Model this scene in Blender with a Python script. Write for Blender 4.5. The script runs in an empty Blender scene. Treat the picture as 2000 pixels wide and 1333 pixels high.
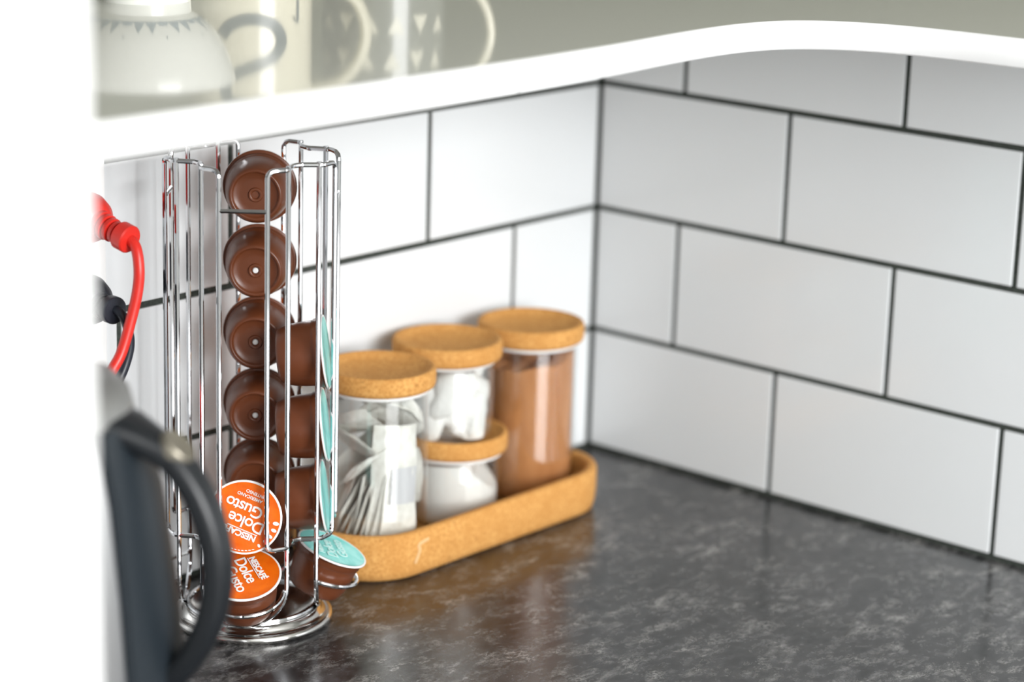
import bpy, bmesh, math, random
from mathutils import Vector, Matrix, noise

random.seed(7)
R = math.radians
C = bpy.context.scene.collection
SC = bpy.context.scene

# ------------------------------------------------------------------ camera
cam_data = bpy.data.cameras.new('camera')
cam = bpy.data.objects.new('camera', cam_data)
C.objects.link(cam)
RX = Vector((0.65562, -0.75455, 0.02855))
DN = Vector((-0.17779, -0.19101, -0.96535))
FW = Vector((0.73386, 0.62783, -0.25939))
cam.matrix_world = Matrix(((RX.x, -DN.x, -FW.x, -1.52404),
                           (RX.y, -DN.y, -FW.y, -1.21672),
                           (RX.z, -DN.z, -FW.z, 0.61307),
                           (0, 0, 0, 1)))
cam_data.sensor_width = 36.0
cam_data.lens = 85.13
cam_data.clip_start = 0.05
cam_data.dof.use_dof = True
cam_data.dof.focus_distance = 1.575
cam_data.dof.aperture_fstop = 3.2
SC.camera = cam

# ------------------------------------------------------------------ world, light, exposure
world = bpy.data.worlds.new('world')
SC.world = world
world.use_nodes = True
world.node_tree.nodes['Background'].inputs[0].default_value = (0.93, 0.97, 1.0, 1)
world.node_tree.nodes['Background'].inputs[1].default_value = 1.0

def area(name, loc, rot, sx, sy, power, col):
    d = bpy.data.lights.new(name, 'AREA')
    d.shape = 'RECTANGLE'
    d.size, d.size_y, d.energy, d.color = sx, sy, power, col
    o = bpy.data.objects.new(name, d)
    o.location, o.rotation_euler = loc, rot
    C.objects.link(o)
    return o
# daylight through the window behind the camera; side lamp added to fill right wall
area('daylight_main', (-1.02, -2.84, 0.80), (R(90), 0, 0), 1.5, 1.0, 85, (0.99, 0.995, 1.0))
area('side_fill', (-3.34, -1.1, 0.75), (R(90), 0, R(-90)), 1.3, 1.3, 24, (0.97, 0.985, 1.0))
SC.view_settings.view_transform = 'Standard'
SC.view_settings.look = 'None'
SC.view_settings.exposure = 0.14
SC.view_settings.gamma = 1.0
SC.view_settings.use_curve_mapping = False

# ------------------------------------------------------------------ materials
def mat(name, col, rough=0.5, metal=0.0, spec=0.5, coat=0.0, **kw):
    m = bpy.data.materials.new(name)
    m.use_nodes = True
    b = m.node_tree.nodes['Principled BSDF']
    b.inputs['Base Color'].default_value = (*col, 1)
    b.inputs['Roughness'].default_value = rough
    b.inputs['Metallic'].default_value = metal
    b.inputs['Specular IOR Level'].default_value = spec
    b.inputs['Coat Weight'].default_value = coat
    b.inputs['Coat Roughness'].default_value = 0.1
    for k, v in kw.items():
        b.inputs[k.replace('_', ' ')].default_value = v
    return m

def srgb(r, g, b):
    f = lambda c: (c / 255 / 12.92) if c / 255 <= 0.04045 else ((c / 255 + 0.055) / 1.055) ** 2.4
    return (f(r), f(g), f(b))

def nodes(m):
    return m.node_tree.nodes, m.node_tree.links, m.node_tree.nodes['Principled BSDF']

def coords(m, scale=(1, 1, 1), rot=(0, 0, 0)):
    N, L, b = nodes(m)
    tc = N.new('ShaderNodeTexCoord'); mp = N.new('ShaderNodeMapping')
    mp.inputs['Scale'].default_value = scale
    mp.inputs['Rotation'].default_value = rot
    L.new(tc.outputs['Object'], mp.inputs['Vector'])
    return mp.outputs['Vector']

def noise_tex(m, vec, scale, detail=4, rough=0.6, dist=0.0):
    N, L, b = nodes(m)
    n = N.new('ShaderNodeTexNoise')
    n.inputs['Scale'].default_value = scale
    n.inputs['Detail'].default_value = detail
    n.inputs['Roughness'].default_value = rough
    n.inputs['Distortion'].default_value = dist
    L.new(vec, n.inputs['Vector'])
    return n.outputs['Fac']

def ramp(m, fac, stops):
    N, L, b = nodes(m)
    r = N.new('ShaderNodeValToRGB')
    els = r.color_ramp.elements
    while len(els) < len(stops):
        els.new(0.5)
    for e, (p, c) in zip(els, stops):
        e.position = p
        e.color = (*c, 1) if not isinstance(c, (int, float)) else (c, c, c, 1)
    L.new(fac, r.inputs['Fac'])
    return r.outputs['Color']

def mix(m, a, b_, fac, mode='MIX'):
    N, L, b = nodes(m)
    x = N.new('ShaderNodeMix'); x.data_type = 'RGBA'; x.blend_type = mode
    for sock, v in ((x.inputs[0], fac), (x.inputs[6], a), (x.inputs[7], b_)):
        if isinstance(v, (int, float)):
            sock.default_value = v
        elif isinstance(v, tuple):
            sock.default_value = (*v, 1)
        else:
            L.new(v, sock)
    return x.outputs[2]

def bump(m, fac, strength=0.2, dist=0.001):
    N, L, b = nodes(m)
    n = N.new('ShaderNodeBump')
    n.inputs['Strength'].default_value = strength
    n.inputs['Distance'].default_value = dist
    L.new(fac, n.inputs['Height'])
    L.new(n.outputs['Normal'], b.inputs['Normal'])

M = {}
M['tile'] = mat('white_glazed_tile', (0.78, 0.80, 0.81), 0.16, spec=0.5)
v = coords(M['tile']); bump(M['tile'], noise_tex(M['tile'], v, 14, 2, 0.5), 0.06, 0.002)
M['grout'] = mat('dark_grout', srgb(52, 57, 52), 0.9)
v = coords(M['grout']); f = noise_tex(M['grout'], v, 400, 4)
nodes(M['grout'])[1].new(ramp(M['grout'], f, [(0.3, srgb(40, 45, 41)), (0.7, srgb(66, 72, 66))]), nodes(M['grout'])[2].inputs['Base Color'])
M['paint'] = mat('white_wall_paint', (0.82, 0.82, 0.80), 0.7)
M['sage'] = mat('sage_wall_paint', srgb(176, 178, 160), 0.7)
M['floor'] = mat('wood_floor', srgb(120, 116, 110), 0.45)
v = coords(M['floor'], (1, 9, 1)); f = noise_tex(M['floor'], v, 4, 6)
nodes(M['floor'])[1].new(ramp(M['floor'], f, [(0.3, srgb(112, 108, 102)), (0.7, srgb(140, 135, 128))]), nodes(M['floor'])[2].inputs['Base Color'])
M['white'] = mat('white_lacquer', (0.84, 0.84, 0.835), 0.3, coat=0.3)
M['cabinet_back'] = mat('sage_grey_panel', srgb(150, 152, 138), 0.5)
M['ledge_top'] = mat('glossy_pale_laminate', srgb(214, 214, 206), 0.06, spec=0.5)
M['socket'] = mat('white_socket_plastic', (0.88, 0.88, 0.87), 0.3)
M['dark_gap'] = mat('black_plastic_gap', (0.01, 0.01, 0.01), 0.6)

# dark stone counter: mottled, light veins, dark cracks
m = M['counter'] = mat('dark_slate_worktop', (0.05, 0.05, 0.05), 0.26, spec=0.55)
N, L, b = nodes(m)
v = coords(m, (1, 1, 1), (0, 0, R(-48)))
v2 = coords(m, (1, 1.7, 1), (0, 0, R(-40)))
big = noise_tex(m, v, 10, 5, 0.6, 0.4)
fine = noise_tex(m, v2, 30, 12, 0.66, 0.5)
mid = noise_tex(m, v2, 75, 10, 0.74, 0.2)
grit = noise_tex(m, v, 420, 6, 0.75)
base = ramp(m, fine, [(0.34, (0.016, 0.016, 0.017)), (0.47, (0.040, 0.039, 0.040)), (0.57, (0.072, 0.070, 0.069)), (0.70, (0.155, 0.152, 0.146))])
base = mix(m, base, ramp(m, mid, [(0.38, 0.32), (0.50, 0.9), (0.62, 1.9)]), 0.95, 'MULTIPLY')
base = mix(m, base, ramp(m, big, [(0.34, 0.55), (0.50, 0.95), (0.66, 1.5)]), 1.0, 'MULTIPLY')
base = mix(m, base, ramp(m, grit, [(0.35, 0.6), (0.65, 1.3)]), 0.6, 'MULTIPLY')
n2 = noise_tex(m, v2, 7, 12, 0.70, 0.2)
vein = ramp(m, n2, [(0.488, 0.0), (0.499, 1.0), (0.501, 1.0), (0.512, 0.0)])
base = mix(m, base, (0.34, 0.33, 0.315), mix(m, (0, 0, 0), vein, ramp(m, fine, [(0.44, 0.0), (0.60, 0.6)])))
n3 = noise_tex(m, v, 9, 10, 0.66, 0.5)
crack = ramp(m, n3, [(0.492, 0.0), (0.499, 1.0), (0.501, 1.0), (0.508, 0.0)])
base = mix(m, base, (0.008, 0.008, 0.008), mix(m, (0, 0, 0), crack, ramp(m, big, [(0.42, 0.0), (0.55, 0.9)])))
L.new(base, b.inputs['Base Color'])
L.new(ramp(m, fine, [(0.3, 0.17), (0.7, 0.28)]), b.inputs['Roughness'])
bump(m, fine, 0.05, 0.001)

# cork
m = M['cork'] = mat('cork', srgb(208, 148, 76), 0.85, spec=0.25)
N, L, b = nodes(m)
v = coords(m)
vo = N.new('ShaderNodeTexVoronoi'); vo.inputs['Scale'].default_value = 420; L.new(v, vo.inputs['Vector'])
c1 = ramp(m, vo.outputs['Distance'], [(0.0, srgb(186, 128, 66)), (0.55, srgb(212, 156, 88)), (1.0, srgb(222, 170, 102))])
sp = ramp(m, noise_tex(m, v, 260, 3, 0.6), [(0.30, 1.0), (0.37, 0.0)])
c1 = mix(m, c1, srgb(128, 78, 36), mix(m, (0, 0, 0), sp, 0.45))
c1 = mix(m, c1, srgb(194, 136, 70), ramp(m, noise_tex(m, v, 60, 3), [(0.4, 0.0), (0.7, 0.6)]))
L.new(c1, b.inputs['Base Color'])
bump(m, noise_tex(m, v, 500, 3), 0.35, 0.0008)

M['scuff'] = mat('pale_scuffed_cork', srgb(226, 186, 134), 0.8)
M['chrome'] = mat('chrome', (0.70, 0.71, 0.73), 0.07, 1.0)
M['steel_base'] = mat('polished_steel', (0.68, 0.67, 0.65), 0.14, 1.0)
M['brushed'] = mat('brushed_steel', (0.72, 0.72, 0.73), 0.30, 1.0)
v = coords(M['brushed'], (1, 1, 160)); bump(M['brushed'], noise_tex(M['brushed'], v, 12, 3), 0.08, 0.0005)
M['nickel'] = mat('satin_nickel', srgb(172, 165, 150), 0.42, 0.85)
M['grey_shell'] = mat('grey_satin_metal', srgb(150, 150, 148), 0.42, 0.6)
M['capsule'] = mat('brown_capsule_plastic', srgb(106, 57, 33), 0.34, spec=0.5)
v = coords(M['capsule']); bump(M['capsule'], noise_tex(M['capsule'], v, 700, 2), 0.05, 0.0005)
def foil(name, ca, cb, metal):
    m = mat(name, ca, 0.33, metal)
    v = coords(m)
    n1 = noise_tex(m, v, 55, 3, 0.6, 1.2)
    nodes(m)[1].new(ramp(m, n1, [(0.35, ca), (0.7, cb)]), nodes(m)[2].inputs['Base Color'])
    bump(m, noise_tex(m, v, 75, 3, 0.6, 1.5), 0.25, 0.0016)
    return m
M['foil_orange'] = foil('orange_foil', srgb(238, 112, 14), srgb(226, 92, 6), 0.0)
M['foil_teal'] = foil('turquoise_foil', srgb(108, 206, 200), srgb(162, 232, 226), 0.1)
M['foil_rim'] = mat('white_foil_rim', (0.88, 0.88, 0.87), 0.35)
M['print_pale'] = mat('pale_turquoise_print', srgb(204, 240, 236), 0.35)
M['rim_highlight'] = mat('white_rim_highlight', (0.85, 0.84, 0.82), 0.4)  # white that stands in for light on the jar's glass rim
M['print'] = mat('white_print', (0.93, 0.92, 0.90), 0.4)
M['handle'] = mat('black_satin_plastic', srgb(27, 30, 34), 0.36, spec=0.5)
M['spine'] = mat('dark_blue_grey_plastic', srgb(33, 40, 46), 0.42)
M['red'] = mat('red_rubber', srgb(222, 48, 38), 0.35)
M['black_rubber'] = mat('black_rubber', srgb(34, 38, 48), 0.38)
M['paper'] = mat('white_tea_paper', srgb(232, 231, 224), 0.75)
v = coords(M['paper']); f = noise_tex(M['paper'], v, 90, 4, 0.6)
nodes(M['paper'])[1].new(ramp(M['paper'], f, [(0.3, srgb(216, 214, 206)), (0.6, srgb(240, 239, 234))]), nodes(M['paper'])[2].inputs['Base Color'])
bump(M['paper'], noise_tex(M['paper'], v, 220, 4), 0.4, 0.002)
M['tag'] = mat('grey_tea_patch', srgb(202, 202, 205), 0.7)  # grey of the tea seen through the bag
M['packet'] = mat('white_packet_paper', srgb(238, 238, 236), 0.5)
v = coords(M['packet']); bump(M['packet'], noise_tex(M['packet'], v, 120, 3), 0.5, 0.003)
M['cocoa'] = mat('cocoa_powder', srgb(178, 118, 74), 0.9, spec=0.2)
v = coords(M['cocoa'], (1, 1, 0.35)); f = noise_tex(M['cocoa'], v, 70, 5)
nodes(M['cocoa'])[1].new(ramp(M['cocoa'], f, [(0.3, srgb(178, 120, 74)), (0.7, srgb(200, 142, 94))]), nodes(M['cocoa'])[2].inputs['Base Color'])
bump(M['cocoa'], noise_tex(M['cocoa'], v, 400, 4), 0.4, 0.001)
M['sugar'] = mat('white_sugar', srgb(236, 235, 232), 0.8)
v = coords(M['sugar']); bump(M['sugar'], noise_tex(M['sugar'], v, 900, 2), 0.4, 0.0008)
M['mug_cream'] = mat('cream_glaze', srgb(232, 226, 204), 0.22, coat=0.4)
M['mug_grey'] = mat('grey_glaze', srgb(128, 130, 122), 0.22, coat=0.4)
M['mug_white'] = mat('white_glaze', srgb(238, 238, 232), 0.22, coat=0.4)
M['print_grey'] = mat('slate_grey_print', srgb(96, 106, 110), 0.3)
M['print_blue'] = mat('blue_grey_print', srgb(150, 164, 172), 0.3)
M['print_cream'] = mat('cream_print', srgb(226, 222, 204), 0.3)

def glass_mat(name, tint, strength):
    m = bpy.data.materials.new(name); m.use_nodes = True
    N, L = m.node_tree.nodes, m.node_tree.links
    N.clear()
    out = N.new('ShaderNodeOutputMaterial'); mx = N.new('ShaderNodeMixShader')
    tr = N.new('ShaderNodeBsdfTransparent'); gl = N.new('ShaderNodeBsdfGlossy')
    lw = N.new('ShaderNodeLayerWeight'); lw.inputs['Blend'].default_value = 0.5
    pw = N.new('ShaderNodeMath'); pw.operation = 'POWER'; pw.inputs[1].default_value = 4.5
    fr = N.new('ShaderNodeMath'); fr.operation = 'MULTIPLY_ADD'; fr.inputs[1].default_value = 0.9; fr.inputs[2].default_value = strength
    L.new(lw.outputs['Facing'], pw.inputs[0]); L.new(pw.outputs[0], fr.inputs[0])
    tr.inputs['Color'].default_value = (*tint, 1)
    gl.inputs['Roughness'].default_value = 0.02
    gl.inputs['Color'].default_value = (1, 1, 1, 1)
    L.new(fr.outputs[0], mx.inputs[0]); L.new(tr.outputs[0], mx.inputs[1]); L.new(gl.outputs[0], mx.inputs[2])
    L.new(mx.outputs[0], out.inputs['Surface'])
    return m
M['glass'] = glass_mat('clear_jar_glass', (0.98, 0.985, 0.98), 0.055)

# ------------------------------------------------------------------ mesh helpers
def obj(name, geo, material, parent=None, loc=(0, 0, 0), rot=(0, 0, 0), smooth=True, sharp=40):
    me = bpy.data.meshes.new(name)
    me.from_pydata([tuple(p) for p in geo[0]], [], geo[1])
    bm = bmesh.new(); bm.from_mesh(me)
    bmesh.ops.recalc_face_normals(bm, faces=bm.faces)
    bm.to_mesh(me); bm.free()
    me.materials.append(M[material] if isinstance(material, str) else material)
    if smooth:
        me.shade_smooth()
        me.set_sharp_from_angle(angle=R(sharp))
    me.update()
    o = bpy.data.objects.new(name, me)
    C.objects.link(o)
    o.location, o.rotation_euler = loc, rot
    if parent is not None:
        o.parent = parent
    return o

def tag(o, label, cat, group=None, kind=None):
    o['label'] = label; o['category'] = cat
    if group: o['group'] = group
    if kind: o['kind'] = kind
    return o

def thing(name, label, cat, loc=(0, 0, 0), rot=(0, 0, 0), group=None):
    o = bpy.data.objects.new(name, None)
    o.empty_display_size = 0.02
    C.objects.link(o)
    o.location, o.rotation_euler = loc, rot
    return tag(o, label, cat, group)

def structure(o):
    o['kind'] = 'structure'
    return o

def join(*geos):
    V, F = [], []
    for g in geos:
        k = len(V)
        V += list(g[0]); F += [tuple(i + k for i in f) for f in g[1]]
    return V, F

def xf(geo, mtx):
    return [mtx @ Vector(p) for p in geo[0]], geo[1]

def box(x0, x1, y0, y1, z0, z1, bev=0.0):
    bm = bmesh.new()
    bmesh.ops.create_cube(bm, size=1, matrix=Matrix.Translation(((x0 + x1) / 2, (y0 + y1) / 2, (z0 + z1) / 2)) @ Matrix.Diagonal((x1 - x0, y1 - y0, z1 - z0, 1)))
    if bev:
        bmesh.ops.bevel(bm, geom=list(bm.edges), offset=bev, segments=2, affect='EDGES', profile=0.5)
    V = [v.co.copy() for v in bm.verts]
    F = [tuple(v.index for v in f.verts) for f in bm.faces]
    bm.verts.index_update()
    F = [tuple(v.index for v in f.verts) for f in bm.faces]
    bm.free()
    return V, F

def lathe(prof, n=64, fn=None):
    """prof: (r, z) list; r = 0 makes a pole."""
    V, F, rings = [], [], []
    for r, z in prof:
        if r < 1e-7:
            rings.append([len(V)]); V.append(Vector((0, 0, z)))
        else:
            k = len(V)
            for i in range(n):
                a = 2 * math.pi * i / n
                V.append(Vector((r * math.cos(a), r * math.sin(a), z)))
            rings.append(list(range(k, k + n)))
    for A, B in zip(rings, rings[1:]):
        if len(A) == 1 and len(B) == 1: continue
        for i in range(n):
            j = (i + 1) % n
            if len(A) == 1: F.append((A[0], B[j], B[i]))
            elif len(B) == 1: F.append((A[i], A[j], B[0]))
            else: F.append((A[i], A[j], B[j], B[i]))
    if fn:
        V = [Vector(fn(p)) for p in V]
    return V, F

def fillet(pts, rad, seg=5, closed=False):
    pts = [Vector(p) for p in pts]
    out = []
    n = len(pts)
    for i in range(n):
        if not closed and i in (0, n - 1):
            out.append(pts[i]); continue
        p, a, c = pts[i], pts[i - 1], pts[(i + 1) % n]
        d1, d2 = (a - p), (c - p)
        l1, l2 = d1.length, d2.length
        d1.normalize(); d2.normalize()
        ang = d1.angle(d2)
        if ang > math.pi - 0.02:
            out.append(p); continue
        t = min(rad / math.tan(ang / 2), l1 * 0.48, l2 * 0.48)
        s, e = p + d1 * t, p + d2 * t
        for k in range(seg + 1):
            u = k / seg
            out.append(s * (1 - u) ** 2 + p * 2 * u * (1 - u) + e * u * u)
    return out

def tube(path, rad, n=8, closed=False, cap=True, radii=None, section=None):
    path = [Vector(p) for p in path]
    m = len(path)
    tan = []
    for i in range(m):
        a = path[i - 1] if (closed or i > 0) else path[i]
        c = path[(i + 1) % m] if (closed or i < m - 1) else path[i]
        tan.append((c - a).normalized())
    up = Vector((0, 0, 1)) if abs(tan[0].z) < 0.9 else Vector((1, 0, 0))
    nrm = (up - tan[0] * up.dot(tan[0])).normalized()
    V, F = [], []
    for i in range(m):
        if i:
            q = tan[i - 1].rotation_difference(tan[i])
            nrm = (q @ nrm)
            nrm = (nrm - tan[i] * nrm.dot(tan[i])).normalized()
        bi = tan[i].cross(nrm)
        r = radii[i] if radii else rad
        for k in range(n):
            a = 2 * math.pi * k / n
            if section:
                sx, sy = section(a, i)
                V.append(path[i] + nrm * sx + bi * sy)
            else:
                V.append(path[i] + nrm * (r * math.cos(a)) + bi * (r * math.sin(a)))
    rng = m if closed else m - 1
    for i in range(rng):
        j = (i + 1) % m
        for k in range(n):
            l = (k + 1) % n
            F.append((i * n + k, i * n + l, j * n + l, j * n + k))
    if cap and not closed:
        F.append(tuple(range(n))[::-1]); F.append(tuple((m - 1) * n + k for k in range(n)))
    return V, F

def spline(pts, seg=8):
    """Catmull-Rom through the points."""
    P = [Vector(p) for p in pts]
    P = [P[0] * 2 - P[1]] + P + [P[-1] * 2 - P[-2]]
    out = []
    for i in range(1, len(P) - 2):
        for k in range(seg):
            t = k / seg
            a, b_, c, d = P[i - 1], P[i], P[i + 1], P[i + 2]
            out.append(0.5 * ((2 * b_) + (c - a) * t + (2 * a - 5 * b_ + 4 * c - d) * t * t + (3 * b_ - a - 3 * c + d) * t ** 3))
    out.append(P[-2].copy())
    return out

def loft(loops, cap0=True, cap1=True):
    n = len(loops[0])
    V = [Vector(p) for l in loops for p in l]
    F = []
    for i in range(len(loops) - 1):
        for k in range(n):
            l = (k + 1) % n
            F.append((i * n + k, i * n + l, (i + 1) * n + l, (i + 1) * n + k))
    if cap0: F.append(tuple(range(n))[::-1])
    if cap1: F.append(tuple((len(loops) - 1) * n + k for k in range(n)))
    return V, F

def lettering(text, size, offset=0.0, spacing=1.0, extrude=0.00008):
    cu = bpy.data.curves.new('lettering_curve', 'FONT')
    cu.body = text; cu.size = size; cu.align_x = 'LEFT'; cu.offset = offset
    cu.space_character = spacing; cu.resolution_u = 4; cu.extrude = extrude
    o = bpy.data.objects.new('lettering_curve', cu)
    C.objects.link(o)
    dg = bpy.context.evaluated_depsgraph_get()
    me = o.evaluated_get(dg).to_mesh()
    V = [v.co.copy() for v in me.vertices]
    F = [tuple(p.vertices) for p in me.polygons]
    o.evaluated_get(dg).to_mesh_clear()
    bpy.data.objects.remove(o); bpy.data.curves.remove(cu)
    return V, F

# ------------------------------------------------------------------ the setting
TW, TH, G = 0.2019, 0.103, 0.0046          # tile pitch and joint width
WALL_TOP = 1.55
wall_left = structure(obj('wall_left', box(-3.38, 0.12, 0.0016, 0.12, -0.9, 0.3945), 'grout', smooth=False))
wall_right = structure(obj('wall_right', box(0.0016, 0.12, -2.86, 0.0, -0.9, 0.3945), 'grout', smooth=False))
tile_cache = {}
def tile_mesh(w, h):
    k = (round(w, 4), round(h, 4))
    if k not in tile_cache:
        me_o = obj('tile', box(-w / 2, w / 2, 0, 0.006, -h / 2, h / 2, 0.0007), 'tile', smooth=False)
        tile_cache[k] = me_o.data
        bpy.data.objects.remove(me_o)
    return tile_cache[k]

def tile_wall(parent, a, reach, left):
    for row in range(4):
        z0, z1 = row * TH + (0.004 if row == 0 else G / 2), min((row + 1) * TH - G / 2, 0.3935)
        off = a if row % 2 == 0 else a - TW / 2
        edges = [0.0] + [off + i * TW for i in range(12) if 0.02 < off + i * TW < reach] + [reach]
        for s, e in zip(edges, edges[1:]):
            s += G / 2; e -= G / 2
            if s < 0.004: s = 0.003 if left else 0.0022
            o = bpy.data.objects.new('tile', tile_mesh(e - s, z1 - z0))
            C.objects.link(o)
            o.parent = parent
            mid = (s + e) / 2
            jit = random.uniform(-0.00025, 0.00025)
            if left:
                o.location = (-mid, jit, (z0 + z1) / 2)
            else:
                o.location = (jit, -mid, (z0 + z1) / 2); o.rotation_euler = (0, 0, R(-90))
tile_wall(wall_left, 0.2031, 1.0, True)
tile_wall(wall_right, 0.1847, 1.45, False)

structure(obj('floor', box(-3.5, 1.75, -2.98, 2.1, -0.95, -0.9), 'floor', smooth=False))
structure(obj('ceiling', box(-3.5, 1.75, -2.98, 2.1, WALL_TOP, WALL_TOP + 0.05), 'paint', smooth=False))
# wall behind the camera with its window; side wall opening added for fill light
def holed_wall(name, along_x, pos, thick, lo, hi, h0, h1, z0, z1):
    def bx(a, c, zb, zt):
        return box(a, c, pos - thick, pos, zb, zt) if along_x else box(pos - thick, pos, a, c, zb, zt)
    return structure(obj(name, join(bx(lo, h0, -0.9, WALL_TOP), bx(h1, hi, -0.9, WALL_TOP), bx(h0, h1, -0.9, z0), bx(h0, h1, z1, WALL_TOP)), 'paint', smooth=False))
structure(obj('wall_far', box(-3.5, 1.75, 2.1, 2.2, -0.9, WALL_TOP), 'sage', smooth=False))
structure(obj('wall_end', box(1.65, 1.75, -2.98, 2.1, -0.9, WALL_TOP), 'sage', smooth=False))
holed_wall('wall_back', True, -2.86, 0.12, -3.38, 1.65, -1.80, -0.24, 0.27, 1.33)
holed_wall('wall_side', False, -3.38, 0.12, -2.98, 2.1, -1.77, -0.43, 0.08, 1.42)
def window_frame(name, along_x, pos, h0, h1, z0, z1):
    w = 0.045
    def bx(a, c, zb, zt):
        return box(a, c, pos - 0.05, pos, zb, zt) if along_x else box(pos - 0.05, pos, a, c, zb, zt)
    mid = (h0 + h1) / 2
    return structure(obj(name, join(bx(h0, h1, z0, z0 + w), bx(h0, h1, z1 - w, z1), bx(h0, h0 + w, z0 + w, z1 - w), bx(h1 - w, h1, z0 + w, z1 - w)), 'white', smooth=False))
window_frame('window_1', True, -2.88, -1.80, -0.24, 0.27, 1.33)
window_frame('added_window', False, -3.40, -1.77, -0.43, 0.08, 1.42)  # unseen frame, added around the side fill lamp

# L-shaped stone worktop
wt = [(-0.9315, 0.0), (-0.9315, -0.64), (-0.64, -0.64), (-0.64, -1.9), (0.0, -1.9), (0.0, 0.0)]
def outline_solid(pts, z0, z1):
    return loft([[(x, y, z0) for x, y in pts], [(x, y, z1) for x, y in pts]])
o = obj('worktop', outline_solid(wt, -0.04, 0.0), 'counter', smooth=False)
tag(o, 'dark grey mottled stone worktop running along both tiled walls', 'worktop')
o = obj('base_cabinet', join(box(-0.9315, -0.62, -0.60, 0.0, -0.9, -0.04), box(-0.62, 0.0, -1.9, 0.0, -0.9, -0.04)), 'white', smooth=False)
tag(o, 'white kitchen base cabinets carrying the dark stone worktop', 'cabinet')

# tall white unit at the end of the worktop
t = thing('tall_cabinet', 'tall plain white cabinet filling the picture edge beside the kettle', 'cabinet', (-1.2325, -0.2, -0.9))
obj('carcass', box(-0.296, 0.296, -0.27, 0.190, 0, 2.3, 0.001), 'white', t)
obj('door', box(-0.296, 0.300, -0.295, -0.273, 0.1, 2.295, 0.002), 'white', t)

# ------------------------------------------------------------------ pale ledge with curved front
ZB0, ZB1 = 0.395, 0.4135
front = [(-0.931, -0.347), (-0.74, -0.3475), (-0.62, -0.3455), (-0.52, -0.342), (-0.45, -0.3385), (-0.40, -0.335), (-0.347, -0.3295),
         (-0.300, -0.3265), (-0.262, -0.3285), (-0.232, -0.3375), (-0.209, -0.358), (-0.194, -0.388), (-0.1865, -0.425), (-0.183, -0.47), (-0.180, -0.52), (-0.176, -0.62), (-0.172, -0.75)]
fr = spline([(x, y, 0) for x, y in front], 5)
def offset_curve(c, d):
    out = []
    for i, p in enumerate(c):
        a, e = c[max(i - 1, 0)], c[min(i + 1, len(c) - 1)]
        tn = (e - a).normalized()
        out.append(Vector((p.x - tn.y * d, p.y + tn.x * d, 0)))
    return out
back = [Vector((0.30, -0.75, 0)), Vector((0.30, 0.26, 0)), Vector((0.24, 0.32, 0)), Vector((-0.931, 0.32, 0))]
def ledge_loop(off, z):
    return [(p.x, p.y, z) for p in offset_curve(fr, off)] + [(p.x, p.y, z) for p in back]
ldg = thing('ledge', 'glossy pale ledge with curved white front edge above the tiled walls', 'shelf', (0, 0, 0))
obj('board', loft([ledge_loop(o_, z) for o_, z in ((0.003, ZB0), (0.002, ZB0 + 0.0005), (0.002, ZB1 - 0.0005), (0.0030, ZB1))]), 'ledge_top', ldg, smooth=False)
band = []
for off, z in ((0.0, ZB0 + 0.0015), (0.0, ZB1 - 0.0015), (0.0008, ZB1 - 0.0004), (0.0026, ZB1 + 0.0002), (0.0026, ZB0 - 0.0002), (0.0008, ZB0 + 0.0004)):
    band.append([(p.x, p.y, z) for p in offset_curve(fr, off)])
nr_, nf = len(band), len(fr)
F = [(i * nf + k, i * nf + k + 1, ((i + 1) % nr_) * nf + k + 1, ((i + 1) % nr_) * nf + k) for i in range(nr_) for k in range(nf - 1)]
F += [tuple(i * nf for i in range(nr_)), tuple(i * nf + nf - 1 for i in range(nr_))]
obj('edge_band', ([p for l in band for p in l], F), 'white', ldg, sharp=60)

# ------------------------------------------------------------------ crockery standing on the ledge
def mug_geo(r, h, wall):
    return lathe([(0, 0.003), (r - 0.010, 0.003), (r - 0.009, 0.0), (r - 0.005, 0.0), (r - 0.001, 0.004), (r, 0.009), (r, 0.012), (r, h - 0.006), (r, h - 0.002), (r - 0.001, h), (r - wall + 0.001, h), (r - wall, h - 0.002),
                  (r - wall, 0.012), (r - wall - 0.006, 0.007), (0, 0.0065)], 64)
def wrap(poly, r, lift=0.0004):
    """polygons given as (s, h) arc length and height -> surface of an upright cylinder facing +X"""
    V, F = [], []
    for pl in poly:
        k = len(V)
        for s, h in pl:
            a = s / r
            V.append(Vector(((r + lift) * math.cos(a), (r + lift) * math.sin(a), h)))
        F.append(tuple(range(k, k + len(pl))))
    return V, F
ZS = ZB1
GC = 'crockery on the ledge'
mr = 0.043
t = thing('mug', 'cream mug with large slate grey figure, on the ledge, mirrored in its gloss', 'mug', (-0.3520, 0.0370, ZS), (0, 0, R(226.9)), GC)
obj('body', mug_geo(mr, 0.098, 0.004), 'mug_cream', t)
hp = spline([(0, mr - 0.002, 0.010), (0, mr + 0.014, 0.007), (0, mr + 0.030, 0.014), (0, mr + 0.038, 0.034), (0, mr + 0.034, 0.056), (0, mr + 0.020, 0.073), (0, mr - 0.002, 0.080)], 6)
obj('handle', tube(hp, 0.005, 10, section=lambda a, i: (0.0045 * math.cos(a), 0.0065 * math.sin(a))), 'mug_cream', t)
arc = []
cl = spline([(mr * math.asin(s / mr), h, 0) for s, h in ((-0.0200, 0.0357), (-0.0121, 0.0271), (0.0014, 0.0236), (0.0157, 0.0279), (0.0214, 0.0393), (0.0157, 0.0500), (0.0032, 0.0561), (-0.0093, 0.0614), (-0.0170, 0.0690), (-0.0150, 0.0800), (0.0, 0.0840), (0.0130, 0.0800))], 6)
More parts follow.
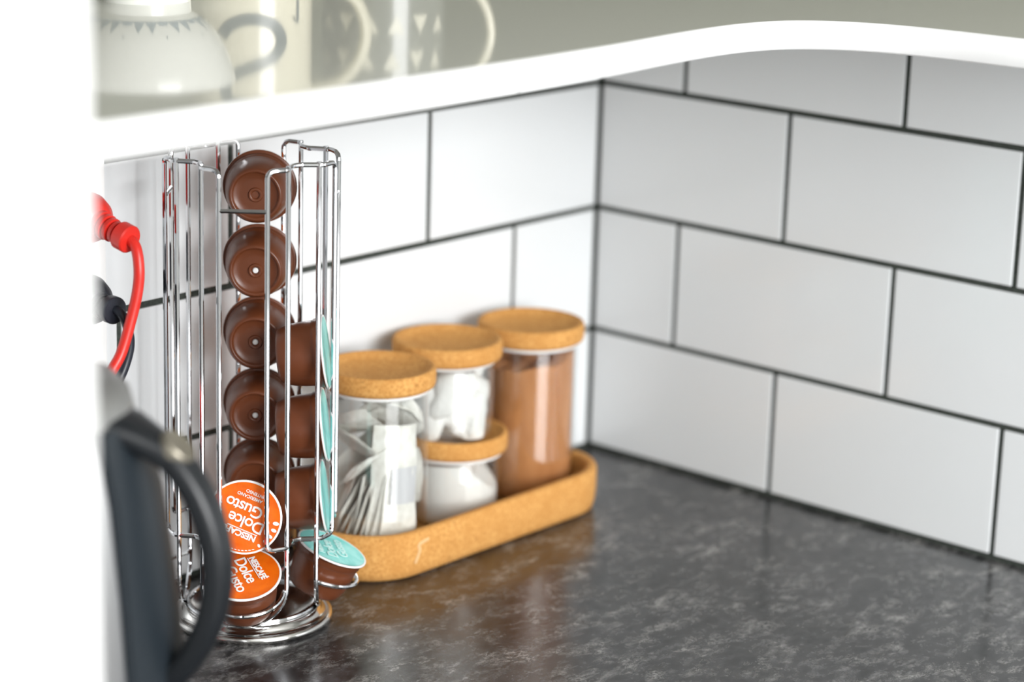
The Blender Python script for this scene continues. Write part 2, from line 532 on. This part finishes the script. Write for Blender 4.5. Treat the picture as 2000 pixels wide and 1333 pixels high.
for i in range(len(cl) - 1):
    def side(j, s):
        a, e = cl[max(j - 1, 0)], cl[min(j + 1, len(cl) - 1)]
        tn = (e - a).normalized(); w = 0.0042
        return (cl[j].x - tn.y * w * s, cl[j].y + tn.x * w * s)
    arc.append([side(i, 1), side(i + 1, 1), side(i + 1, -1), side(i, -1)])
obj('figure_print', wrap(arc, mr), 'print_grey', t)
one = [[(0.0350, 0.0114), (0.0376, 0.0114), (0.0376, 0.0275), (0.0350, 0.0275)], [(0.0310, 0.0235), (0.0326, 0.0225), (0.0356, 0.0262), (0.0350, 0.0275)]]
obj('small_figure', wrap(one, mr), 'print_grey', t)
dr = 0.045
t = thing('mug', 'dark grey mug printed with cream triangles, on the ledge, mirrored in its gloss', 'mug', (-0.2426, 0.0126, ZS), (0, 0, R(223.8)), GC)
obj('body', mug_geo(dr, 0.098, 0.004), 'mug_grey', t)
hp = spline([(0, dr - 0.002, 0.012), (0, dr + 0.014, 0.010), (0, dr + 0.028, 0.022), (0, dr + 0.034, 0.046), (0, dr + 0.026, 0.070), (0, dr + 0.012, 0.082), (0, dr - 0.002, 0.083)], 6)
obj('handle', tube(hp, 0.0034, 10), 'mug_cream', t)
tri = []
for row in range(4):
    for k in range(15):
        s = (k + 0.35 + 0.15 * (row % 2)) * 2 * math.pi * dr / 15
        if abs(s - math.pi * dr / 2) < 0.008: continue
        h = 0.0075 + row * 0.026; q = 0.0064; up = 1 if k % 2 else -1
        if h + q > 0.097: continue
        tri.append([(s - q, h - up * q), (s + q, h - up * q), (s, h + up * q)])
obj('triangle_print', wrap(tri, dr), 'print_cream', t)
t = thing('bowl', 'white footed bowl with blue-grey zigzag band, standing on the ledge beside the tall cabinet', 'bowl', (-0.4907, -0.0116, ZS), (0, 0, R(229.4)), GC)
bp = [(0.0255, 0.0), (0.0295, 0.0), (0.0300, 0.007), (0.0345, 0.010), (0.0420, 0.0155), (0.0475, 0.0225), (0.0525, 0.032), (0.0565, 0.043), (0.0585, 0.0515), (0.0580, 0.0525), (0.0570, 0.0515)]
obj('body', lathe([(0, 0.002), (0.024, 0.002)] + bp + [(0.0545, 0.042), (0.050, 0.030), (0.043, 0.020), (0.033, 0.0135), (0, 0.011)], 64), 'mug_white', t)
def bowl_pt(a, z):
    for (r0, z0), (r1, z1) in zip(bp[1:], bp[2:]):
        if z0 <= z <= z1 and z1 > z0:
            r = r0 + (r1 - r0) * (z - z0) / (z1 - z0) + 0.0006
            return Vector((r * math.cos(a), r * math.sin(a), z))
V, F = [], []
nz = 30
for k in range(nz):
    a0, a1 = 2 * math.pi * k / nz, 2 * math.pi * (k + 1) / nz
    i0 = len(V)
    V += [bowl_pt(a0, 0.0100), bowl_pt((a0 + a1) / 2, 0.0100), bowl_pt(a1, 0.0100), bowl_pt((a0 + a1) / 2, 0.0165 + 0.0035 * (k % 3 == 1))]
    F.append((i0, i0 + 3, i0 + 2, i0 + 1))
obj('zigzag_band', (V, F), 'print_blue', t, smooth=False)

# ------------------------------------------------------------------ chrome capsule rack
RACK = Vector((-0.4638, -0.0841, 0.0))
AZ = R(220.9)                    # the front column points this way
rack = thing('capsule_rack', 'chrome wire coffee capsule rack with round base, standing by the tiled wall', 'capsule rack', RACK, (0, 0, AZ))
def col(k, d, t_, z):
    a = R(90) * k
    return Vector((d * math.cos(a) - t_ * math.sin(a), d * math.sin(a) + t_ * math.cos(a), z))
WR = 0.00165
ZT, ZL = 0.3185, 0.0665
obj('base', lathe([(0, 0.0045), (0.020, 0.0045), (0.030, 0.0052), (0.0385, 0.0075), (0.0405, 0.0095), (0.0430, 0.0105), (0.0455, 0.0098), (0.0470, 0.0070), (0.0485, 0.0052), (0.0505, 0.0050),
                   (0.0520, 0.0058), (0.0540, 0.0050), (0.0550, 0.0030), (0.0545, 0.0008), (0.052, 0.0), (0, 0.0)], 96), 'steel_base', rack, sharp=60)
obj('hub', lathe([(0, 0.013), (0.008, 0.0128), (0.012, 0.011), (0.016, 0.0065), (0.018, 0.0046), (0, 0.0046)], 40), 'steel_base', rack)
obj('base_ring', tube([col(0, 0.0425 * math.cos(a), 0.0425 * math.sin(a), 0.0115) for a in [2 * math.pi * i / 64 for i in range(64)]], WR, 8, True), 'chrome', rack)
plan = [(0.0548, 0.0153), (0.0480, 0.0272), (0.0340, 0.0290), (0.0290, 0.0340), (0.0272, 0.0480), (0.0153, 0.0548)]
for k in range(4):
    # closed guard loop at the corner between two columns
    top = [col(k, d, t_, ZT) for d, t_ in plan]
    bot = [col(k, d, t_, ZL) for d, t_ in plan][::-1]
    obj('guard_wire', tube(fillet(top + bot, 0.0055, 6, True), WR, 8, True), 'chrome', rack)
for k in range(4):
    # U wire behind the capsule rims
    pts = [col(k, 0.0455, 0.0276, 0.3205)] + [col(k, 0.0455, 0.0276 * math.cos(a), 0.0390 - 0.0276 * math.sin(a)) for a in [math.pi * i / 20 for i in range(21)]] + [col(k, 0.0455, -0.0276, 0.3205)]
    obj('channel_wire', tube(pts, WR, 8), 'chrome', rack)
    obj('cross_bar', tube([col(k, 0.0548, -0.0153, 0.2925), col(k, 0.0548, 0.0153, 0.2925)], WR * 0.9, 8), 'chrome', rack)
    ring = [col(k, 0.0455, 0.0265, 0.0365)] + [col(k, 0.0470 + 0.0240 * math.sin(a), 0.0255 * math.cos(a), 0.0350 - 0.008 * math.sin(a)) for a in [math.pi * i / 18 for i in range(19)]] + [col(k, 0.0455, -0.0265, 0.0365)]
    obj('holder_ring', tube(ring, WR * 0.9, 8), 'chrome', rack)

# ------------------------------------------------------------------ capsules
cap_prof = [(0.0240, -0.0002), (0.0257, -0.0002), (0.0259, -0.0010), (0.0254, -0.0015), (0.0239, -0.0016), (0.0237, -0.0062), (0.0230, -0.0072), (0.0227, -0.0085), (0.0224, -0.0160), (0.0216, -0.0230), (0.0204, -0.0285), (0.0190, -0.0322), (0.0180, -0.0338), (0.0170, -0.0342),
            (0.0162, -0.0338), (0.0156, -0.0328), (0.0150, -0.0320), (0.0100, -0.0318), (0.0052, -0.0318), (0.0046, -0.0330), (0.0036, -0.0332), (0.0028, -0.0326), (0.0024, -0.0316), (0, -0.0316)]
cap_prof = [(r * 0.958, z * 0.91) for r, z in cap_prof]
G_BODY = lathe(cap_prof, 56)
G_RIM = lathe([(r * 0.958, z) for r, z in [(0.0244, 0.0004), (0.0252, 0.0007), (0.0259, 0.0005), (0.0261, 0.0000), (0.0260, -0.0005), (0.0240, -0.0001)]], 56)
def lid_fn(p):
    w = noise.noise(Vector((p.x * 90, p.y * 90, 1.7))) * 0.0003 if p.xy.length < 0.022 else 0
    return (p.x, p.y, p.z + w)
G_LID = lathe([(0, 0.0002)] + [(0.0236 * i / 10, 0.0002 if i < 10 else 0.0006) for i in range(1, 11)], 56, lid_fn)
G_GLINT = lathe([(0, -0.0300), (0.0015, -0.0298), (0.0020, -0.0290), (0, -0.0287)], 16)  # white dot modelled as the glint of the pierced foil
def capsule(k, d, z, tilt, spin, foil_m, label, group, roll=0.0, tt=0.0, glint=True):
    """column k of the rack, lid centre at d, z; tilt = lid normal above horizontal"""
    c = RACK + Matrix.Rotation(AZ, 3, 'Z') @ col(k, d, tt, z)
    az = AZ + R(90) * k + roll
    nrm = Vector((math.cos(az) * math.cos(tilt), math.sin(az) * math.cos(tilt), math.sin(tilt)))
    side = Vector((-math.sin(az), math.cos(az), 0))
    up = nrm.cross(side)
    mtx = Matrix((side, up, nrm)).transposed().to_4x4() @ Matrix.Rotation(spin, 4, 'Z')
    t = thing('coffee_capsule', label, 'capsule', c, mtx.to_euler(), group)
    obj('shell', G_BODY, 'capsule', t, sharp=50)
    obj('rim', G_RIM, 'foil_rim', t)
    lid = obj('foil_lid', G_LID, foil_m, t)
    if glint: obj('foil_glint', G_GLINT, 'foil_rim', t)
    return t, lid

def put(geo, x, y, z=0.0006, rot=0.0, sx=1.0):
    return xf(geo, Matrix.Translation((x, y, z)) @ Matrix.Rotation(rot, 4, 'Z') @ Matrix.Diagonal((sx, 1, 1, 1)))
ELL = lambda a, b_, n=14: ([Vector((a * math.cos(2 * math.pi * i / n), b_ * math.sin(2 * math.pi * i / n), 0)) for i in range(n)], [tuple(range(n))])
def orange_print(t, lid, small):
    words = [put(lettering('NESCAF\u00c9', 0.0056, 0.00024), -0.0125, 0.0090), put(box(-0.0125, 0.0085, 0.0077, 0.0083, 0.0, 0.00016), 0, 0, 0.0006),
             put(lettering('Dolce', 0.0110, 0.00016, 0.92), -0.0150, -0.0008), put(lettering('Gusto', 0.0110, 0.00016, 0.92), -0.0105, -0.0098)]
    obj('brand_lettering', join(*words), 'print', lid, smooth=False)
    obj('variety_lettering', join(*[put(lettering(s, 0.0030, 0.00006), -0.0070, -0.0150 - 0.0034 * i) for i, s in enumerate(small)]), 'print', lid, smooth=False)

GO = 'orange lidded capsules in the rack'
# front column: two orange capsules
t, lid = capsule(0, 0.0495, 0.0880, R(6), R(158), 'foil_orange', 'upright orange coffee capsule, lid toward camera, AMERICANO INTENSO printed upside down', GO)
orange_print(t, lid, ('AMERICANO', 'INTENSO'))
beans = [put(ELL(0.0021 - 0.0002 * i, 0.0013 - 0.0001 * i), 0.0212 * math.cos(R(192 - 13 * i)), 0.0212 * math.sin(R(192 - 13 * i)), 0.00065, R(192 - 13 * i)) for i in range(5)]
beans += [put(ELL(0.0009, 0.0003), 0.0222 * math.cos(R(128 - 6 * i)), 0.0222 * math.sin(R(128 - 6 * i)), 0.00065, R(30 - 5 * i)) for i in range(8)]
obj('strength_marks', join(*beans), 'print', lid, smooth=False)
t, lid = capsule(0, 0.0540, 0.0500, R(67), R(-62), 'foil_orange', 'tilted orange coffee capsule at the bottom of the rack, lid facing up', GO)
orange_print(t, lid, ('AMERICANO', 'INTENSO'))
# right column: three upright turquoise capsules and one tilted out at the bottom
names = ['topmost', 'middle', 'lowest']
for i, z in enumerate((0.1876, 0.1375, 0.0874)):
    capsule(1, 0.0485, z, R(7), R(40 + 70 * i), 'foil_teal', names[i] + ' of three upright turquoise-lidded capsules in the side column of the rack', 'turquoise lidded capsules in the rack')
t, lid = capsule(1, 0.0540, 0.0500, R(67), R(20), 'foil_teal', 'tilted turquoise-lidded capsule sticking out beside the cork tray', 'turquoise lidded capsules in the rack')
words = [put(lettering('NESCAF\u00c9', 0.0056, 0.00024), -0.0125, 0.0090), put(lettering('Dolce', 0.0110, 0.00016, 0.92), -0.0150, -0.0008), put(lettering('Gusto', 0.0110, 0.00016, 0.92), -0.0105, -0.0098)]
obj('brand_lettering', join(*words), 'print_pale', lid, smooth=False)
# rear column: brown capsules seen from their bases
order = ['topmost', 'second', 'third', 'fourth', 'fifth (partly behind the orange lid)']
for i, z in enumerate((0.2880, 0.2378, 0.1876, 0.1374, 0.0872)):
    capsule(2, 0.0490, z, R(2 * (i % 2)), R(50 * i), 'foil_orange', 'brown capsule base, ' + order[i] + ' of the rear column in the rack', 'brown capsule bases in the rear column', glint=i > 0)
capsule(2, 0.0540, 0.0500, R(67), R(20), 'foil_orange', 'lowest brown capsule in the rear column, tilted behind the orange ones', 'brown capsule bases in the rear column', glint=False)

# ------------------------------------------------------------------ cork tray
def rrect(x0, x1, y0, y1, rad, seg=10):
    out = []
    for cx, cy, a0 in ((x1 - rad, y1 - rad, 0), (x0 + rad, y1 - rad, 90), (x0 + rad, y0 + rad, 180), (x1 - rad, y0 + rad, 270)):
        for i in range(seg + 1):
            a = R(a0 + 90 * i / seg)
            out.append((cx + rad * math.cos(a), cy + rad * math.sin(a)))
    return out
TX0, TX1, TY0, TY1, TR = -0.380, -0.099, -0.1150, -0.0075, 0.050
loops = []
for ins, z in ((0.0065, 0.0), (0.0022, 0.0025), (0.0008, 0.008), (0.0, 0.018), (0.0, 0.0325), (0.0008, 0.0342), (0.0028, 0.0350), (0.0055, 0.0350), (0.0075, 0.0342), (0.0083, 0.0325), (0.0090, 0.012), (0.0110, 0.0085), (0.015, 0.0075)):
    loops.append([(x, y, z) for x, y in rrect(TX0 + ins, TX1 - ins, TY0 + ins, TY1 - ins, TR - ins)])
o = obj('cork_tray', loft(loops), 'cork', sharp=50)
tag(o, 'long rounded cork tray holding the four glass jars', 'tray')
pts = spline([(-0.3212, -0.1152, 0.0277), (-0.3310, -0.1152, 0.0255), (-0.3303, -0.1152, 0.0208), (-0.3345, -0.1150, 0.0122)], 4)
obj('scuff_mark', tube(pts, 0.0009, 6, section=lambda a, i: (0.0013 * math.cos(a), 0.0003 * math.sin(a))), 'scuff', o)

# ------------------------------------------------------------------ glass jars with cork lids
ZF = 0.0078
JR = 0.0365
def jar(name, x, y, z0, h, label, wide=JR, corner=0.006):
    t = thing(name, label, 'jar', (x, y, z0), (0, 0, 0), 'glass jars on the cork tray')
    w = 0.0022
    prof = [(0, 0.0)] + [(wide - corner + corner * math.sin(a), corner - corner * math.cos(a)) for a in [R(15 * i) for i in range(7)]] + [(wide, corner + 0.001), (wide, h - 0.005), (wide, h - 0.002), (wide - 0.0006, h - 0.0003), (wide - w + 0.0006, h - 0.0003), (wide - w, h - 0.002), (wide - w, h - 0.005), (wide - w, corner + 0.003)]
    prof += [(wide - w - (corner - w) * (1 - math.sin(a)) if corner > w else wide - w, w + 0.001 + max(corner - w, 0.001) * (1 - math.cos(a))) for a in [R(90 - 15 * i) for i in range(7)]] + [(0, w + 0.001)]
    obj('glass', lathe(prof, 72), 'glass', t, sharp=60)
    lid = obj('cork_lid', lathe([(0, h - 0.0025), (wide - w - 0.0006, h - 0.0025), (wide - w - 0.0006, h - 0.0002), (0.0385, h), (0.0405, h + 0.0012), (0.0412, h + 0.004), (0.0412, h + 0.0120), (0.0403, h + 0.0140), (0.0385, h + 0.0146), (0.0368, h + 0.0140), (0.0352, h + 0.0122),
                                 (0.0300, h + 0.0098), (0.0200, h + 0.0080), (0.0100, h + 0.0074), (0, h + 0.0072)], 72), 'cork', t, sharp=50)
    obj('rim_highlight', lathe([(wide + 0.0006, h - 0.0026), (wide + 0.0012, h - 0.0018), (wide + 0.0012, h - 0.0002), (wide - 0.0002, h - 0.0001), (wide - 0.0002, h - 0.0026)], 72), 'rim_highlight', t)  # white ring imitating the lit glass edge under the lid
    return t
LID = 0.0146
H_TALL = 0.1245
A = (-0.3235, -0.0655); B = (-0.2340, -0.0500); CJ = (-0.1465, -0.0570); D = (-0.2315, -0.0555)
jar('storage_jar', *A, ZF, H_TALL, 'glass jar with cork lid packed with tea bags, next to the capsule rack')
jar('storage_jar', *CJ, ZF, H_TALL, 'tall glass jar with cork lid filled with brown powder in the corner')
hD = 0.0550
jar('storage_jar', *D, ZF, hD, 'short wide glass jar with cork lid holding white powder, under another jar')
zB = ZF + hD + 0.0082
jar('storage_jar', *B, zB, ZF + H_TALL - zB + 0.001, 'glass jar with cork lid of crumpled white packets, stacked on the short jar', 0.0355, 0.011)

# powder fills
def fill(name, x, y, z0, r, top, material, label, cat):
    n, rings = 56, 12
    V, F = [], []
    prof_b = [(0, 0.0), (r - 0.003, 0.0), (r, 0.003)]
    Vb, Fb = lathe(prof_b, n)
    V += Vb; F += Fb
    base_ring = list(range(len(V) - n, len(V)))
    prev = base_ring
    for q in range(rings, 0, -1):
        rr = r * q / rings
        k = len(V)
        for i in range(n):
            a = 2 * math.pi * i / n
            px, py = rr * math.cos(a), rr * math.sin(a)
            V.append(Vector((px, py, top(px, py))))
        cur = list(range(k, k + n))
        for i in range(n):
            j = (i + 1) % n
            F.append((prev[i], prev[j], cur[j], cur[i]))
        prev = cur
    V.append(Vector((0, 0, top(0, 0)))); c = len(V) - 1
    for i in range(n):
        F.append((prev[i], prev[(i + 1) % n], c))
    o = obj(name, (V, F), material, None, (x, y, z0), sharp=70)
    return tag(o, label, cat, None, 'stuff')
rx, ry = 0.656, -0.755                      # towards the right of the picture, in plan
tx, ty = -0.76, -0.65                       # towards the camera
def cocoa_top(px, py):
    s = px * rx + py * ry; q = px * tx + py * ty
    return 0.1075 + 0.13 * s - 0.10 * q + 0.005 * noise.noise(Vector((px * 60, py * 60, 3)))
fill('cocoa_powder', *CJ, ZF + 0.0034, JR - 0.0026, cocoa_top, 'cocoa', 'light brown powder filling the tall jar in the corner', 'powder')
def sugar_top(px, py):
    s = px * rx + py * ry; q = px * tx + py * ty
    return max(0.008, min(0.0480, 0.0475 - 1.1 * max(s - 0.010, 0) - 0.06 * q)) + 0.0015 * noise.noise(Vector((px * 70, py * 70, 9)))
fill('sugar', *D, ZF + 0.0034, JR - 0.0026, sugar_top, 'sugar', 'white powder heaped to one side inside the short jar', 'sugar')

# ------------------------------------------------------------------ tea bags and packets
def bag_geo(w, h, th, crumple, seed, nx=8, ny=10):
    V, F = [], []
    for sgn in (1, -1):
        for j in range(ny + 1):
            for i in range(nx + 1):
                u, q = i / nx * 2 - 1, j / ny * 2 - 1
                x, z = u * w / 2, q * h / 2
                bulge = th / 2 * (1 - u ** 4) * (1 - q ** 4)
                n1 = noise.noise(Vector((x * 45, z * 45, seed))) * crumple
                n2 = noise.noise(Vector((x * 120, z * 120, seed + 7 + sgn))) * crumple * 0.35 * (1 - u ** 4) * (1 - q ** 4)
                V.append(Vector((x + n1 * 0.3, sgn * (bulge + 0.0001) + n1 + n2, z + n1 * 0.2)))
    st = (nx + 1) * (ny + 1)
    for s in (0, 1):
        for j in range(ny):
            for i in range(nx):
                a = s * st + j * (nx + 1) + i
                F.append((a, a + 1, a + nx + 2, a + nx + 1))
    for i in range(nx):
        F.append((i, i + 1, st + i + 1, st + i)); e = ny * (nx + 1)
        F.append((e + i, e + i + 1, st + e + i + 1, st + e + i))
    for j in range(ny):
        a = j * (nx + 1); e = a + nx + 1
        F.append((a, e, st + e, st + a)); F.append((a + nx, e + nx, st + e + nx, st + a + nx))
    return V, F
def clamp_into(V, cx, cy, r, z0, z1):
    out = []
    for p in V:
        d = Vector((p.x - cx, p.y - cy)); l = d.length
        if l > r: d *= (r - 0.0012 * noise.noise(p * 90)) / l
        out.append(Vector((cx + d.x, cy + d.y, min(max(p.z, z0), z1))))
    return out
def bag(name, w, h, th, crumple, seed, pos, rot, material, label, cat, group, jar_c, zr, rr=JR - 0.0035):
    geo = bag_geo(w, h, th, crumple, seed)
    mtx = Matrix.Translation(pos) @ rot.to_4x4()
    V, F = xf(geo, mtx)
    V = clamp_into(V, jar_c[0], jar_c[1], rr, zr[0], zr[1])
    c = Vector(pos)
    o = obj(name, ([p - c for p in V], F), material, None, c, sharp=60)
    return tag(o, label, cat, group)
VIEW = R(40.5)
def face(turn, lean, roll):
    """sheet whose normal looks at the camera, turned, leaned and rolled"""
    return Matrix.Rotation(VIEW - R(90) + turn, 3, 'Z') @ Matrix.Rotation(roll, 3, 'Y') @ Matrix.Rotation(lean, 3, 'X')
def at(c, s, q, z):
    return (c[0] + rx * s + tx * q, c[1] + ry * s + ty * q, z)
zr = (ZF + 0.0045, ZF + H_TALL - 0.004)
ORD = ['first', 'second', 'third', 'fourth', 'fifth', 'sixth', 'seventh', 'eighth', 'ninth', 'tenth', 'eleventh']
LT = '%s thin tea bag from the rack side in the upright fan'
o = bag('tea_bag', 0.040, 0.096, 0.006, 0.0014, 3.3, at(A, 0.0165, 0.0245, 0.062), face(R(10), R(3), R(2)), 'paper', 'large flat white tea bag pressed against the front glass of the jar', 'tea bag', 'tea bags in the jar', A, zr)
bag('tea_patch', 0.025, 0.027, 0.0006, 0.0002, 4.1, at(A, 0.0235, 0.0268, 0.065), face(R(24), R(0), R(3)), 'tag', 'grey patch standing in for tea showing through the large tea bag', 'tag', None, A, zr, JR - 0.0030)  # thin grey sheet added for the tea visible through the paper
for i in range(11):
    s = -0.0285 + i * 0.0030
    q = math.sqrt(max(0.0325 ** 2 - s * s, 0.0001)) - 0.0135 + random.uniform(-0.002, 0.001)
    lean = 20 - 1.2 * i + random.uniform(-7, 9)
    bag('tea_bag', 0.025, 0.052 + random.uniform(-0.008, 0.006), 0.0022, 0.0012, i * 2.7, at(A, s + 0.004, q, 0.042 + random.uniform(-0.003, 0.006)),
        Matrix.Rotation(VIEW - R(90), 3, 'Z') @ Matrix.Rotation(R(lean), 3, 'Y') @ Matrix.Rotation(R(random.uniform(72, 96)), 3, 'Z') @ Matrix.Rotation(R(random.uniform(-6, 6)), 3, 'X'),
        'paper', LT % ORD[i], 'tea bag', 'tea bags in the jar', A, zr)
LS = 'white tea bag lying slanted on top of the others in the jar by the rack'
for i, (s, q, z, tr, le, ro) in enumerate(((-0.015, 0.010, 0.090, -25, 55, 22), (-0.006, 0.020, 0.078, 20, 62, -30), (0.012, 0.004, 0.114, 5, 66, 24), (-0.018, 0.016, 0.107, -30, 60, -14), (0.006, -0.012, 0.104, 40, 60, 10), (0.018, 0.012, 0.116, 20, 50, 28), (-0.004, -0.006, 0.070, 30, 20, 40), (-0.012, -0.010, 0.050, 10, 10, 15), (0.010, -0.010, 0.060, -10, 12, -10))):
    bag('tea_bag', 0.048, 0.042, 0.0045, 0.003, 40 + i * 3.1, at(A, s, q, z), face(R(tr), R(le), R(ro)), 'paper', LS, 'tea bag', 'tea bags in the jar', A, zr)
LP = 'crumpled white paper packet in the jar stacked on the short jar'
zrB = (zB + 0.0045, ZF + H_TALL - 0.004)
for i in range(11):
    a = i * 2.4
    s, q = 0.018 * math.cos(a), 0.014 + 0.012 * math.sin(a)
    z = zB + 0.018 + (i % 4) * 0.0105
    bag('paper_packet', 0.046, 0.034, 0.013, 0.006, 70 + i * 5.3, at(B, s, q - 0.004 * (i > 6), z), face(R(random.uniform(-50, 50)), R(random.uniform(-35, 35)), R(random.uniform(-80, 80))), 'packet', LP, 'packet', 'packets in the stacked jar', B, zrB, 0.0325)

# ------------------------------------------------------------------ kettle
KX, KY = -0.760, -0.228
HA = R(-62.7)
t = thing('kettle', 'steel electric kettle with black loop handle, half hidden by the white cabinet', 'kettle', (KX, KY, 0), (0, 0, HA))
body = [(0.0805, 0.026), (0.0812, 0.030), (0.0800, 0.060), (0.0770, 0.100), (0.0722, 0.150), (0.0650, 0.200), (0.0575, 0.228), (0.0555, 0.234)]
def body_r(z):
    for (r0, z0), (r1, z1) in zip(body, body[1:]):
        if z0 <= z <= z1: return r0 + (r1 - r0) * (z - z0) / (z1 - z0)
    return body[-1][0]
obj('body', lathe([(0, 0.026)] + body + [(0, 0.234)], 72), 'brushed', t, sharp=50)
obj('power_base', lathe([(0, 0), (0.082, 0), (0.085, 0.003), (0.085, 0.015), (0.081, 0.022), (0.078, 0.0255), (0, 0.0255)], 64), 'handle', t)
lid = obj('lid', lathe([(0.0557, 0.2335), (0.0560, 0.240), (0.0535, 0.250), (0.046, 0.2575), (0.030, 0.262), (0, 0.264)], 64), 'grey_shell', t)
obj('lid_seam', tube([(0.0558 * math.cos(a), 0.0558 * math.sin(a), 0.2372) for a in [2 * math.pi * i / 64 for i in range(64)]], 0.0009, 6, True), 'handle', lid)
# spine: thick strip following the body on the handle side
V, F = [], []
zs = [0.060, 0.075, 0.1, 0.125, 0.15, 0.175, 0.2, 0.215, 0.228, 0.238]
angs = [R(a) for a in (-27, -25, -18, -9, 0, 7, 14, 19, 21)]
for z in zs:
    for i, a in enumerate(angs):
        r = body_r(z) + (0.0005 if i in (0, 8) else 0.005)
        V.append(Vector((r * math.cos(a), r * math.sin(a), z)))
na = len(angs)
for j in range(len(zs) - 1):
    for i in range(na - 1):
        F.append((j * na + i, j * na + i + 1, (j + 1) * na + i + 1, (j + 1) * na + i))
k = len(V)
for z in zs:
    for a in (angs[0], angs[-1]):
        r = body_r(z) - 0.002
        V.append(Vector((r * math.cos(a), r * math.sin(a), z)))
F.append(tuple(range(na)) + (k + 1, k)); e = (len(zs) - 1) * na
F.append(tuple(range(e, e + na)) + (k + 2 * len(zs) - 1, k + 2 * len(zs) - 2))
obj('handle_spine', (V, F), 'spine', t, sharp=35)
cl = [(0.046, 0.2385), (0.056, 0.2350), (0.068, 0.2290), (0.0830, 0.2195), (0.0955, 0.2025), (0.1035, 0.1815), (0.1062, 0.1600), (0.1030, 0.1360), (0.0930, 0.1130), (0.0790, 0.0950), (0.0710, 0.0850), (0.0680, 0.0750)]
path = spline([(r, 0, z) for r, z in cl], 5)
npth = len(path)
def hsec(a, i):
    u = i / (npth - 1)
    wide = 0.0110 + 0.011 * max(0, 1 - u / 0.25) + 0.003 * max(0, (u - 0.8) / 0.2)
    thick = 0.0066 + 0.0010 * math.sin(math.pi * u)
    c, s = math.cos(a), math.sin(a)
    e = 0.72
    return (thick * math.copysign(abs(c) ** e, c), wide * math.copysign(abs(s) ** e, s))
hd = obj('handle', tube(path, 0.01, 28, section=hsec), 'handle', t, sharp=60)
p0 = Vector((0.0850, 0, 0.2275)); nb = Vector((0.72, 0, 0.70)).normalized()
q = Vector((0, 0, 1)).rotation_difference(nb).to_matrix().to_4x4()
obj('button', xf(lathe([(0, 0.0012), (0.0070, 0.0014), (0.0095, 0.0018), (0.0104, 0.0008), (0.0106, -0.001), (0.0106, -0.007), (0, -0.007)], 32), Matrix.Translation(p0) @ q), 'nickel', hd)

# ------------------------------------------------------------------ wall socket, plugs and cables
t = thing('wall_socket', 'white double wall socket on the tiles behind the kettle', 'socket', (-0.570, -0.0005, 0.250))
obj('plate', box(-0.046, 0.046, -0.010, 0.0, -0.085, 0.085, 0.003), 'socket', t)
for dz in (0.0295, -0.0255):
    obj('insert', xf(lathe([(0.021, 0.0), (0.021, 0.0025), (0.0195, 0.0025), (0.0193, 0.0), (0, 0.0)], 40), Matrix.Translation((0.016, -0.0101, dz)) @ Matrix.Rotation(R(90), 4, 'X')), 'socket', t)
def plug(name, x, z, material, label, tip, cable, cr, rib):
    t = thing(name, label, 'plug', (x, -0.0105, z))
    base = lathe([(0, 0), (0.0150, 0), (0.0172, 0.003), (0.0176, 0.010), (0.0166, 0.018), (0.0135, 0.025), (0.0085, 0.029), (0, 0.0300)], 40)
    mtx = Matrix.Rotation(R(90), 4, 'X')
    obj('body', xf(base, mtx), material, t)
    s0 = Vector((0, -0.023, -0.0005)); s1 = Vector(tip) - t.location
    ax = (s1 - s0)
    rot = Vector((0, 0, 1)).rotation_difference(ax.normalized()).to_matrix().to_4x4()
    Ln = ax.length
    prof = [(0, 0.0), (0.0092, 0.0)]
    nr = 4
    for i in range(nr):
        a = Ln * (0.14 + 0.58 * i / nr)
        w = Ln * 0.58 / nr
        r = 0.0090 - 0.0006 * i
        prof += [(r, a), (r, a + w * 0.55), (r - 0.0022, a + w * 0.62), (r - 0.0022, a + w * 0.96)]
    prof += [(rib, Ln * 0.74), (rib, Ln * 0.97), (rib - 0.0008, Ln), (0, Ln)]
    obj('strain_relief', xf(lathe(prof, 24), Matrix.Translation(s0) @ rot), material, t, sharp=35)
    pts = spline([Vector(p) - t.location for p in cable], 8)
    obj('cable', tube(pts, cr, 12), material, t)
plug('power_plug', -0.5530, 0.2800, 'red', 'red mains plug with red cable in the upper socket', (-0.5505, -0.0650, 0.2718),
     [(-0.5505, -0.0600, 0.2738), (-0.5500, -0.0690, 0.2685), (-0.5510, -0.0735, 0.2560), (-0.5525, -0.0740, 0.2420), (-0.5570, -0.0730, 0.2240), (-0.5650, -0.0720, 0.2020), (-0.5760, -0.0720, 0.1870), (-0.5890, -0.0740, 0.1600), (-0.600, -0.080, 0.110), (-0.605, -0.095, 0.050), (-0.615, -0.115, 0.012), (-0.640, -0.130, 0.0042), (-0.668, -0.140, 0.0042)], 0.0036, 0.0092)
plug('power_plug', -0.5540, 0.2260, 'black_rubber', 'black mains plug with black cable in the lower socket', (-0.5560, -0.0560, 0.2250),
     [(-0.5560, -0.0500, 0.2262), (-0.5545, -0.0600, 0.2235), (-0.5512, -0.0625, 0.2130), (-0.5500, -0.0625, 0.2020), (-0.5535, -0.0620, 0.1900), (-0.5600, -0.0620, 0.1790), (-0.5720, -0.0620, 0.1600), (-0.584, -0.062, 0.115), (-0.588, -0.064, 0.050), (-0.598, -0.070, 0.010), (-0.630, -0.080, 0.0037), (-0.665, -0.086, 0.0037)], 0.0031, 0.0090)
